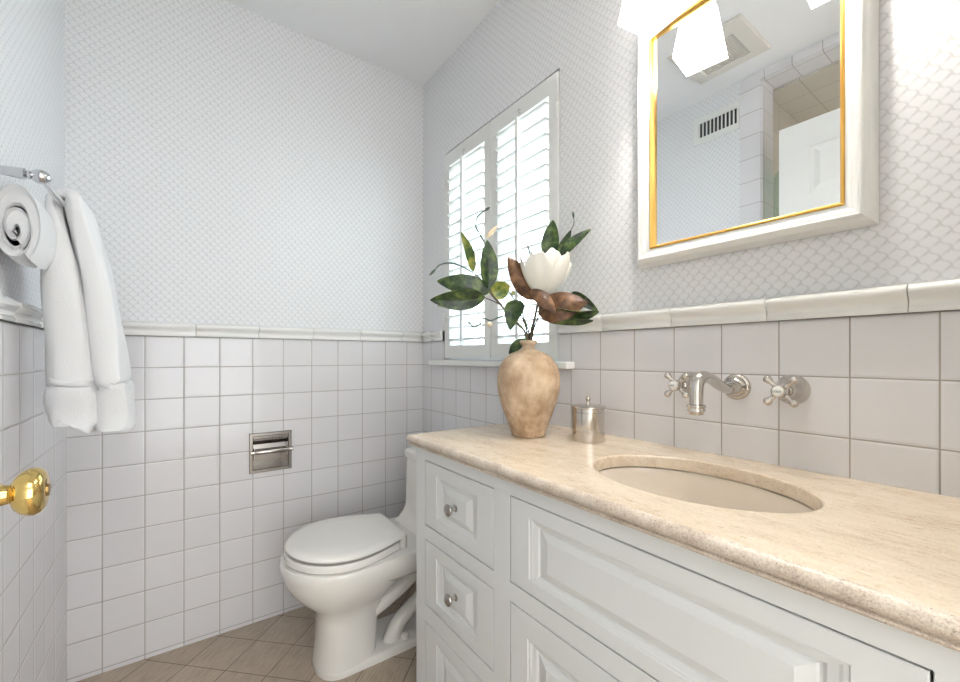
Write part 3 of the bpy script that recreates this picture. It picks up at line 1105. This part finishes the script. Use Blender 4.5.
# rear support under the tank, inner web and trapway
m.loft([rrect(-.19, -.03, hw, z, .03, TY + .005) for hw, z in ((.085, 0), (.085, .28), (.13, .33))])
ty = TY - .035
m.tube([(-.48, ty, .140), (-.43, ty, .158), (-.38, ty, .176), (-.32, ty, .205), (-.26, ty, .240), (-.205, ty, .235), (-.195, ty, .19), (-.235, ty, .14), (-.285, ty, .108), (-.332, ty, .072), (-.365, ty, .008)],
       [.030, .030, .028, .028, .029, .029, .028, .027, .027, .028, .032], 24, 6)
m.build('bowl', M['ceramic'], toi, sharp=50, weld=False)
# tank
tk = [(-.285, .150, .376, .03), (-.255, .158, .384, .035), (-.228, .170, .405, .04), (-.213, .180, .425, .04), (-.206, .188, .45, .035), (-.200, .196, .53, .035), (-.196, .200, .600, .035), (-.194, .200, .612, .033)]
m = MB().loft([rrect(a, -.012, hw, z, r) for a, hw, z, r in tk])
tank = m.build('tank', M['ceramic'], toi, sharp=50)
MB().loft([rrect(-.203 + i, -.009 - i * .2, .208 - i, z, .035) for i, z in ((.006, .6125), (0, .617), (0, .638), (.003, .645), (.010, .649), (.02, .650))]).build('tank_lid', M['ceramic'], tank, sharp=50)
# seat and lid
def lid_outline(xf, xr, hw, hr, z, rc=.018, n=22):
    xm = -.53
    pts = []
    for k in range(n + 1):                      # front half, left to right round the nose
        th = PI / 2 - PI * k / n
        pts.append((xm - (xm - xf) * math.cos(th), TY + hw * math.sin(th), z))
    side = []
    for k in range(1, 9):
        t_ = k / 9
        side.append((xm + (xr - rc - xm) * t_, hw + (hr - hw) * (t_ * t_ * (1.55 - .55 * t_))))
    arc = [(xr - rc + rc * math.sin(PI / 2 * k / 5), hr - rc + rc * math.cos(PI / 2 * k / 5)) for k in range(6)]
    hf = side + arc
    pts += [(x, TY - y, z) for x, y in hf] + [(x, TY + y, z) for x, y in reversed(hf)]
    return pts


MB().loft([lid_outline(a_, b_, hw, hw - .045, z) for a_, b_, hw, z in ((-.698, -.366, .176, .3815), (-.704, -.364, .180, .386), (-.704, -.364, .180, .4035), (-.701, -.365, .178, .407))]).build('seat', M['seatplastic'], toi, sharp=40)
lid_s = [(-.680, -.350, .160, .4165), (-.6985, -.334, .1775, .4150), (-.701, -.332, .1795, .4195), (-.699, -.333, .178, .4245), (-.692, -.337, .172, .429), (-.672, -.350, .155, .4315), (-.61, -.40, .098, .433)]
m = MB().loft([lid_outline(a_, b_, hw, hw - .055, z) for a_, b_, hw, z in lid_s])
# skirt of the lid that wraps down around the hinges
m.loft([rrect(-.3625, -.3345, .126, z, .012) for z in (.3815, .424)])
m.build('lid', M['seatplastic'], toi, sharp=40, weld=False)
MB().lathe([(.017, .027), (.017, .034), (.014, .044), (.008, .048), (0, .049)], (-.318, TY - .062, 0), seg=24).build('bolt_cap', M['ceramic'], toi)

# ------------------------------------------------------------------ towel bar and towels
BX_, BZ_ = -1.184, 1.371
bar = thing('towel_bar', (XL, -.45, BZ_), 'chrome towel bar with turned posts on the papered left wall', 'towel bar')
MB().lathe([(.0062, 0), (.0062, .56)], (BX_, -.733, BZ_), (0, 1, 0), 20).build('bar', M['chrome'], bar)
XW = XL - .006
for y in (-.733, -.173):
    pf = [(.027, 0), (.027, .004), (.022, .008), (.017, .011), (.012, .014), (.0105, .017), (.0125, .019), (.0125, .022), (.0085, .024), (.0068, .026), (.0074, .030), (.0100, .058), (.0104, .064), (.0085, .0655), (.0055, .0670), (.0075, .0680), (.0078, .0715), (.0055, .073), (.0055, .078)]
    po = MB().lathe(pf, (XW, y, BZ_), (1, 0, 0), 28).build('post', M['chrome'], bar, sharp=40)
    MB().sphere((BX_ - .001, y, BZ_), .0142, 24, (1.02, 1.0, .92)).build('finial', M['chrome'], po)


def sweep_towel(path, name, label, y0, y1, seed):
    """path: (x, z, half thickness); swept between y0 and y1 as a soft folded cloth"""
    rn = random.Random(seed)
    pts = [Vector((p[0], 0, p[1])) for p in path]
    rings = []
    P2 = []
    n = len(path)
    for i in range(n - 1):
        for k in range(7):
            t_ = k / 7
            q = []
            for d in range(3):
                p0, p1, p2, p3 = path[max(i - 1, 0)][d], path[i][d], path[i + 1][d], path[min(i + 2, n - 1)][d]
                q.append(.5 * (2 * p1 + (p2 - p0) * t_ + (2 * p0 - 5 * p1 + 4 * p2 - p3) * t_ * t_ + (3 * p1 - p0 - 3 * p2 + p3) * t_ ** 3))
            P2.append(q)
    P2.append(list(path[-1]))
    L = len(P2)
    N = 40
    for i, (x, z, ht) in enumerate(P2):
        a, b = P2[max(i - 1, 0)], P2[min(i + 1, L - 1)]
        d = Vector((b[0] - a[0], b[1] - a[1])).normalized()
        nx, nz = d.y, -d.x
        pinch = 1.0
        ring = []
        for k in range(N):
            th = 2 * PI * k / N
            c, s_ = math.cos(th), math.sin(th)
            e = 2 / 3.2
            cu = math.copysign(abs(c) ** e, c)
            su = math.copysign(abs(s_) ** e, s_)
            hw = (y1 - y0) / 2 * (.93 + .07 * math.sin(i * .35 + 1))
            wob = .0025 * math.sin(5 * th + i * .22 + seed) + .0018 * math.sin(3 * th - i * .31)
            o = (ht + (wob if ht > .012 else 0)) * su
            ring.append((x + nx * o, (y0 + y1) / 2 + hw * cu, z + nz * o))
        rings.append(ring)
    return rings


# folded hand towel hung over the bar, both ends hanging on the room side of the wall
pathA = [(-1.166, .884, .036), (-1.166, .890, .045), (-1.168, .93, .047), (-1.169, .966, .045), (-1.169, .972, .039), (-1.169, .982, .039), (-1.170, .988, .043), (-1.176, 1.10, .041), (-1.187, 1.22, .033), (-1.1965, 1.31, .0215), (-1.2005, 1.365, .0130),
         (-1.198, 1.386, .0120), (-1.183, 1.3965, .0125), (-1.1675, 1.389, .0165), (-1.160, 1.36, .0200), (-1.148, 1.30, .0255), (-1.131, 1.20, .0270), (-1.116, 1.08, .0290), (-1.106, .985, .0305), (-1.105, .978, .0265), (-1.104, .966, .0265), (-1.103, .960, .032), (-1.100, .91, .0345), (-1.099, .872, .0335), (-1.099, .866, .026)]
rings = sweep_towel(pathA, '', '', -.578, -.43, 1)
tw = MB().loft(rings).build('hand_towel', M['towel'], sharp=70)
tag(tw, 'white terry hand towel folded over the chrome bar with two long hanging ends', 'towel')

# rolled towel tucked behind the bar
m = MB()
cxr, czr = -1.2262, 1.294
N, turns = 110, 2.0
spi = []
for k in range(N + 1):
    t_ = k / N
    a = -PI * .35 + turns * 2 * PI * (1 - t_)
    rx = .0045 + .0255 * t_
    rz = .009 + .062 * t_ ** 1.1
    spi.append((rx * math.cos(a), rz * math.sin(a) - .026 * (1 - t_)))
th_ = .0077
sec = []
for side in (1, -1):
    rng_ = range(N + 1) if side == 1 else range(N, -1, -1)
    for k in rng_:
        a, b = spi[max(k - 1, 0)], spi[min(k + 1, N)]
        d = Vector((b[0] - a[0], b[1] - a[1]))
        d = d.normalized() if d.length > 1e-9 else Vector((1, 0))
        sec.append((spi[k][0] + d.y * th_ * side, spi[k][1] - d.x * th_ * 2.3 * side))
rings = []
for y, s_ in ((-.690, .86), (-.697, .93), (-.699, .97), (-.692, 1.0), (-.64, 1.02), (-.60, 1.0), (-.565, .98), (-.56, .9)):
    rings.append([(cxr + x * s_, y, czr + z * s_ + .004 * math.sin(y * 22)) for x, z in sec])
rt = m.loft(rings).build('rolled_towel', M['towel'], sharp=60)
tag(rt, 'white towel rolled up and tucked between the chrome bar and left wall', 'towel')

# ------------------------------------------------------------------ vase, canister
VC = Vector((-.19, -.975))
va = thing('vase', (VC.x, VC.y, CT), 'round beige terracotta vase with narrow neck on the counter', 'vase')
vp = [(.040, .8195), (.0435, .8205), (.0455, .825), (.052, .842), (.0645, .875), (.0765, .909), (.0845, .94), (.0872, .966), (.0858, .99), (.0790, 1.013), (.0665, 1.033), (.0500, 1.046), (.0340, 1.0525), (.0220, 1.0565), (.0178, 1.0605), (.0172, 1.066), (.0182, 1.0705), (.0225, 1.0735), (.0243, 1.077), (.0240, 1.081), (.0215, 1.0835), (.0180, 1.0825)]
MB().lathe(vp, (VC.x, VC.y, 0), seg=72, cap1=False).build('vase_body', M['vase'], va, sharp=60)
MB().lathe([(.0180, 1.0825), (.0160, 1.076), (.0150, 1.062), (.02, 1.05), (.05, 1.03), (.06, .99), (.02, .95), (0, .95)], (VC.x, VC.y, 0), seg=40, cap0=False).build('vase_mouth', M['vase_in'], va)

d = FWD + RIGHT * (588 - 480) / 418.354 + Vector((0, 0, (356.815 - 440.5) / 418.354))
JC = CAM + d * ((CT - CAM.z) / d.z)
ja = thing('canister', (JC.x, JC.y, CT), 'small polished nickel lidded canister beside the vase', 'canister')
MB().lathe([(.0385, 0), (.0412, .0012), (.0415, .003), (.0415, .0255), (.0425, .0265), (.0425, .029), (.0415, .03), (.0415, .074), (.0422, .0745), (.0422, .076), (.0415, .0765), (.0415, .086)], (JC.x, JC.y, CT + .0003), seg=64).build('canister_body', M['nickel'], ja, sharp=40)
ld = MB().lathe([(.0425, .0863), (.0445, .0873), (.0448, .0893), (.0435, .0908), (.034, .0928), (.018, .0945), (.008, .0955)], (JC.x, JC.y, CT), seg=64).build('lid', M['nickel'], ja, sharp=40)
MB().lathe([(.0085, .095), (.0075, .0965), (.004, .0985), (.0036, .103), (.006, .1055), (.0072, .109), (.006, .1125), (.0035, .1145), (.0045, .1165), (.004, .1185), (.0015, .1205), (0, .121)], (JC.x, JC.y, CT), seg=28).build('finial', M['nickel'], ld, sharp=50)

# ------------------------------------------------------------------ magnolia stems
DV = 1.162


def at(u, v, dd=0.0):
    k = DV + dd
    return CAM + FWD * k + RIGHT * ((u - 480) / 418.354 * k) + Vector((0, 0, (356.815 - v) / 418.354 * k))


PXM = DV / 418.354


def leaf(parent, base, tip, wpx, face=1, roll=0.0, curl=.08, fold=.25, pointy=1.0, mats=None, wave=0.0, twist=0.0):
    """a leaf between two points; face +1 shows its upper side to the room, -1 its underside"""
    base, tip = Vector(base), Vector(tip)
    a = tip - base
    L = a.length
    a.normalize()
    view = -(base + tip) / 2 + CAM
    view.normalize()
    n0 = (view - a * view.dot(a)).normalized() * face
    n0 = Matrix.Rotation(roll, 3, a) @ n0
    w = wpx * PXM / 2
    NT_, NS = 18, 8
    mm = MB()
    vs_ = []
    for i in range(NT_ + 1):
        t_ = i / NT_
        n = Matrix.Rotation(twist * t_, 3, a) @ n0
        s_ = n.cross(a)
        c = base + a * (L * t_) + n * (curl * L * math.sin(PI * t_))
        hw = w * (max(math.sin(PI * t_ ** (.85 * pointy)), 0.0) ** .75) * (1 - .15 * t_) + .0008
        for j in range(NS + 1):
            q = -1 + 2 * j / NS
            z = fold * hw * (abs(q) ** 1.3) + wave * w * math.sin(9 * t_ + (2 if q > 0 else 0)) * abs(q)
            z -= .06 * hw * (1 - min(abs(q) * 5, 1))
            vs_.append(c + s_ * (hw * q) + n * z)
    W = NS + 1
    fs = [(i * W + j, i * W + j + 1, (i + 1) * W + j + 1, (i + 1) * W + j) for i in range(NT_) for j in range(NS)]
    # underside a hair below, its own material
    nv = len(vs_)
    under = []
    for i in range(NT_ + 1):
        n = Matrix.Rotation(twist * i / NT_, 3, a) @ n0
        for j in range(W):
            under.append(vs_[i * W + j] - n * .0007)
    mm.add(vs_ + under, fs)
    mm.cur = 1
    o = 0
    mm.f += [tuple(q + nv for q in reversed(f)) for f in fs]
    mm.mi += [1] * len(fs)
    rim = []
    for i in range(NT_):
        rim.append((i * W, (i + 1) * W, (i + 1) * W + nv, i * W + nv))
        rim.append((i * W + NS, i * W + NS + nv, (i + 1) * W + NS + nv, (i + 1) * W + NS))
    mm.f += rim
    mm.mi += [1] * len(rim)
    return mm.build('leaf', mats or [M['leaf'], M['leaf_brown']], parent, sharp=60)


def twig(parent, pts, r=.0011, name='twig', mat='twig', tipbud=None):
    P_ = [at(*p) for p in pts]
    m_ = MB().tube(P_, [r] * (len(P_) - 1) + [r * .8], 8, 5)
    o = m_.build(name, M[mat], parent)
    if tipbud:
        d_ = (P_[-1] - P_[-2]).normalized()
        q = P_[-1]
        L_, R_ = tipbud
        MB().lathe([(r, -L_ * .1), (R_ * .8, L_ * .2), (R_, L_ * .45), (R_ * .6, L_ * .75), (.0003, L_)], q, d_, 10).build('bud', M[mat], o)
    return o


neck = (VC.x, VC.y)
br = thing('magnolia_branch', (VC.x, VC.y, .95), 'leafy green branch with buds leaning left out of the terracotta vase', 'branch')
fl = thing('magnolia_flower', (VC.x, VC.y, .955), 'cream magnolia bloom on a stem with brown-backed leaves in the vase', 'flower')
S0 = Vector((VC.x, VC.y, .955))
m = MB()
m.tube([S0 + Vector((-.007, .004, 0)), at(526.5, 338, -.004), at(516, 322, -.01), at(501, 305, -.012), at(490, 290, -.01), at(486, 262, -.01), at(484, 240, -.01)], [.0035, .0034, .0033, .003, .0026, .002, .0015], 10, 6)
m.tube([S0 + Vector((-.007, -.004, 0)), at(528, 338, .004), at(519, 310, .01), at(512, 296, .01), at(507, 290, .01)], [.0024, .0022, .002, .0016, .0012], 10, 6)
m.tube([at(501, 305, -.012), at(493, 301, -.02), at(483, 297, -.025)], [.0018, .0015, .0012], 8, 5)
m.build('stem', M['stem'], br)
LY = [M['leaf_yellow'], M['leaf_pale']]
LG = [M['leaf'], M['leaf_pale']]
leaf(br, at(485, 297, -.025), at(430, 300, -.05), 22, 1, -.3, .06, .22, mats=LG)
leaf(br, at(484, 299, -.02), at(437, 306, -.035), 9, 1, -.9, .05, .1, mats=[M['leaf_pale'], M['leaf_pale']])
leaf(br, at(491, 291, -.012), at(437, 281, -.02), 22, 1, .25, .07, .2, mats=LG)
leaf(br, at(488.5, 289, -.02), at(487, 240, -.03), 19, 1, .3, .06, .25, mats=LG)
leaf(br, at(474, 272, .0), at(461, 232, .015), 11, 1, -.5, -.12, .3, mats=LY)
leaf(br, at(489, 293, -.005), at(510, 286, .012), 19, 1, .2, .12, .2, mats=LY)
leaf(br, at(518, 300, -.02), at(510, 330, -.035), 20, 1, .3, .1, .25, .8, mats=LG)
leaf(br, at(525, 339, .03), at(509, 354, .045), 11, 1, .3, .1, .2, mats=LG)
twig(br, [(484, 242, -.01), (481, 236, -.01), (476, 227, -.01), (477, 218, -.01), (482, 212.5, -.01), (485, 210.5, -.01)], .0021, tipbud=(.018, .0042))
twig(br, [(476, 227, -.01), (479.5, 228.5, -.012), (481, 226, -.014)], .0008)
twig(br, [(488, 287, -.015), (476, 275, -.02), (461, 266, -.025), (449, 263, -.028), (440, 265, -.03), (435, 270, -.03)], .0021, tipbud=(.022, .0042))
twig(br, [(458, 265, -.025), (454, 262, -.026), (450, 262.5, -.027)], .0008)
twig(br, [(508, 315, -.01), (500, 317, -.015), (491, 320.5, -.02), (484, 318.5, -.02), (480, 324, -.02), (474, 327, -.022), (470.5, 324, -.022)], .0021, tipbud=(.010, .0040))
twig(br, [(484, 318.5, -.02), (480, 316, -.02), (478, 313, -.022)], .0009)
MB().lathe([(.0015, 0), (.0058, .007), (.0078, .017), (.0062, .03), (.0025, .042), (.0003, .048)], at(486, 238, -.012), (at(500, 223, -.012) - at(486, 238, -.012)), 16).build('bud', M['bud'], br)
MB().sphere(at(489.5, 324.5, -.02), .0078, 16, (1, 1, .9)).build('bud', M['bud'], br)
MB().sphere(at(513, 293, .01), .0058, 14, (1, 1, 1.25)).build('bud', M['leaf_pale'], br)

m = MB()
m.tube([S0 + Vector((.006, 0, 0)), at(530.5, 338, 0), at(534, 322, 0), at(537, 308, 0), at(541, 296, .005)], [.0038, .0036, .0035, .0035, .0035], 10, 6)
m.tube([S0, at(529.5, 338, .004), at(524, 318, .015), at(521, 300, .02), at(523, 280, .03), at(528, 255, .035)], [.0024, .0022, .002, .0018, .0014, .001], 10, 6)
m.tube([S0, at(532, 338, .004), at(537, 320, .01), at(546, 290, .04), at(556, 255, .05), at(566, 236, .05)], [.0022, .002, .002, .0018, .0016, .0012], 10, 6)
m.build('stem', M['stem'], fl)
leaf(fl, at(549, 262, .05), at(553, 220, .055), 19, 1, -.2, .05, .2, mats=LG)
leaf(fl, at(553, 262, .055), at(571, 230, .05), 11, 1, .4, .05, .3, mats=LG)
leaf(fl, at(558, 259, .04), at(591, 229, .02), 12, 1, -.5, .08, .3, mats=LG)
leaf(fl, at(534, 300, .02), at(508, 257, .0), 23, -1, .2, -.1, .35, mats=LG[:1] + [M['leaf_brown']])
leaf(fl, at(531, 289, -.055), at(556, 314, -.085), 15, -1, -.4, -.18, .4, mats=LG[:1] + [M['leaf_brown']])
leaf(fl, at(538, 312, -.03), at(590, 300, -.06), 30, -1, -.2, -.12, .3, .8, mats=LG[:1] + [M['leaf_brown']], wave=.1)
leaf(fl, at(537, 311, -.02), at(599, 312, -.05), 22, 1, .8, .08, .3, mats=LG, wave=.1)
leaf(fl, at(538, 313, -.015), at(593, 321, -.04), 16, 1, .9, .06, .25, mats=LG, wave=.1)
leaf(fl, at(572, 292, -.04), at(598, 311, -.06), 10, 1, .1, .1, .3, mats=LG)
twig(fl, [(566, 236, .05), (571, 230, .045), (574, 223, .045), (573.5, 217.5, .045)], .0011, tipbud=(.02, .0036))
twig(fl, [(530, 256, .04), (529, 250, .04), (527, 245, .04)], .0021, tipbud=(.012, .002))

blo = MB()
FB = at(541, 295, -.005)
FA = (Vector((0, 0, 1)) + RIGHT * .16 - FWD * .12).normalized()
FU = FA.cross(Vector((0, 1, 0))).normalized()
FV = FA.cross(FU)
core = MB().lathe([(.004, 0), (.012, .006), (.014, .02), (.008, .045), (0, .055)], FB, FA, 16).build('bloom', M['petal'], fl)


def petal(phi, R, Hh, span, ope, seed):
    rn = random.Random(seed)
    NT_, NS = 16, 12
    vs_ = []
    for lay in (0, 1):
        for i in range(NT_ + 1):
            t_ = i / NT_
            r = R * (math.sin(PI * (.06 + (.60 - ope * .12) * t_)) ** .85) + ope * .012 * t_ ** 3
            hh = Hh * (t_ - .05 * math.sin(PI * t_))
            al = span * (math.sin(PI * (.07 + .86 * t_ ** .8)) ** .55)
            for j in range(NS + 1):
                q = -1 + 2 * j / NS
                ph = phi + q * al
                rr = r + .003 * q * q * math.sin(3 * t_ + seed) + .0016 * math.sin(7 * q + seed + 4 * t_) * t_ - lay * .0010
                zz = hh - .012 * t_ ** 6 * abs(q) ** 2 + .003 * t_ * math.sin(4 * q + seed)
                vs_.append(FB + FA * zz + (FU * math.cos(ph) + FV * math.sin(ph)) * max(rr, .001))
    W = NS + 1
    nv = (NT_ + 1) * W
    fs = [(i * W + j, i * W + j + 1, (i + 1) * W + j + 1, (i + 1) * W + j) for i in range(NT_) for j in range(NS)]
    fs2 = [tuple(q + nv for q in reversed(f)) for f in fs]
    rim = []
    for i in range(NT_):
        rim.append((i * W, (i + 1) * W, (i + 1) * W + nv, i * W + nv))
        rim.append((i * W + NS, i * W + NS + nv, (i + 1) * W + NS + nv, (i + 1) * W + NS))
    for j in range(NS):
        rim.append((NT_ * W + j, NT_ * W + j + nv, NT_ * W + j + 1 + nv, NT_ * W + j + 1))
    return MB().add(vs_, fs + fs2 + rim).build('petal', M['petal'], core, sharp=60)


for k in range(5):
    petal(.5 + k * 2 * PI / 5, (.0655, .0600)[k % 2], .104 + .014 * (k % 2), .66, (.95, .45)[k % 2], k)
for k in range(4):
    petal(1.1 + k * PI / 2, .050, .123 - .010 * (k % 2), .80, .15, 10 + k)
for k in range(3):
    petal(.2 + k * 2 * PI / 3, .033, .108, 1.0, 0, 20 + k)
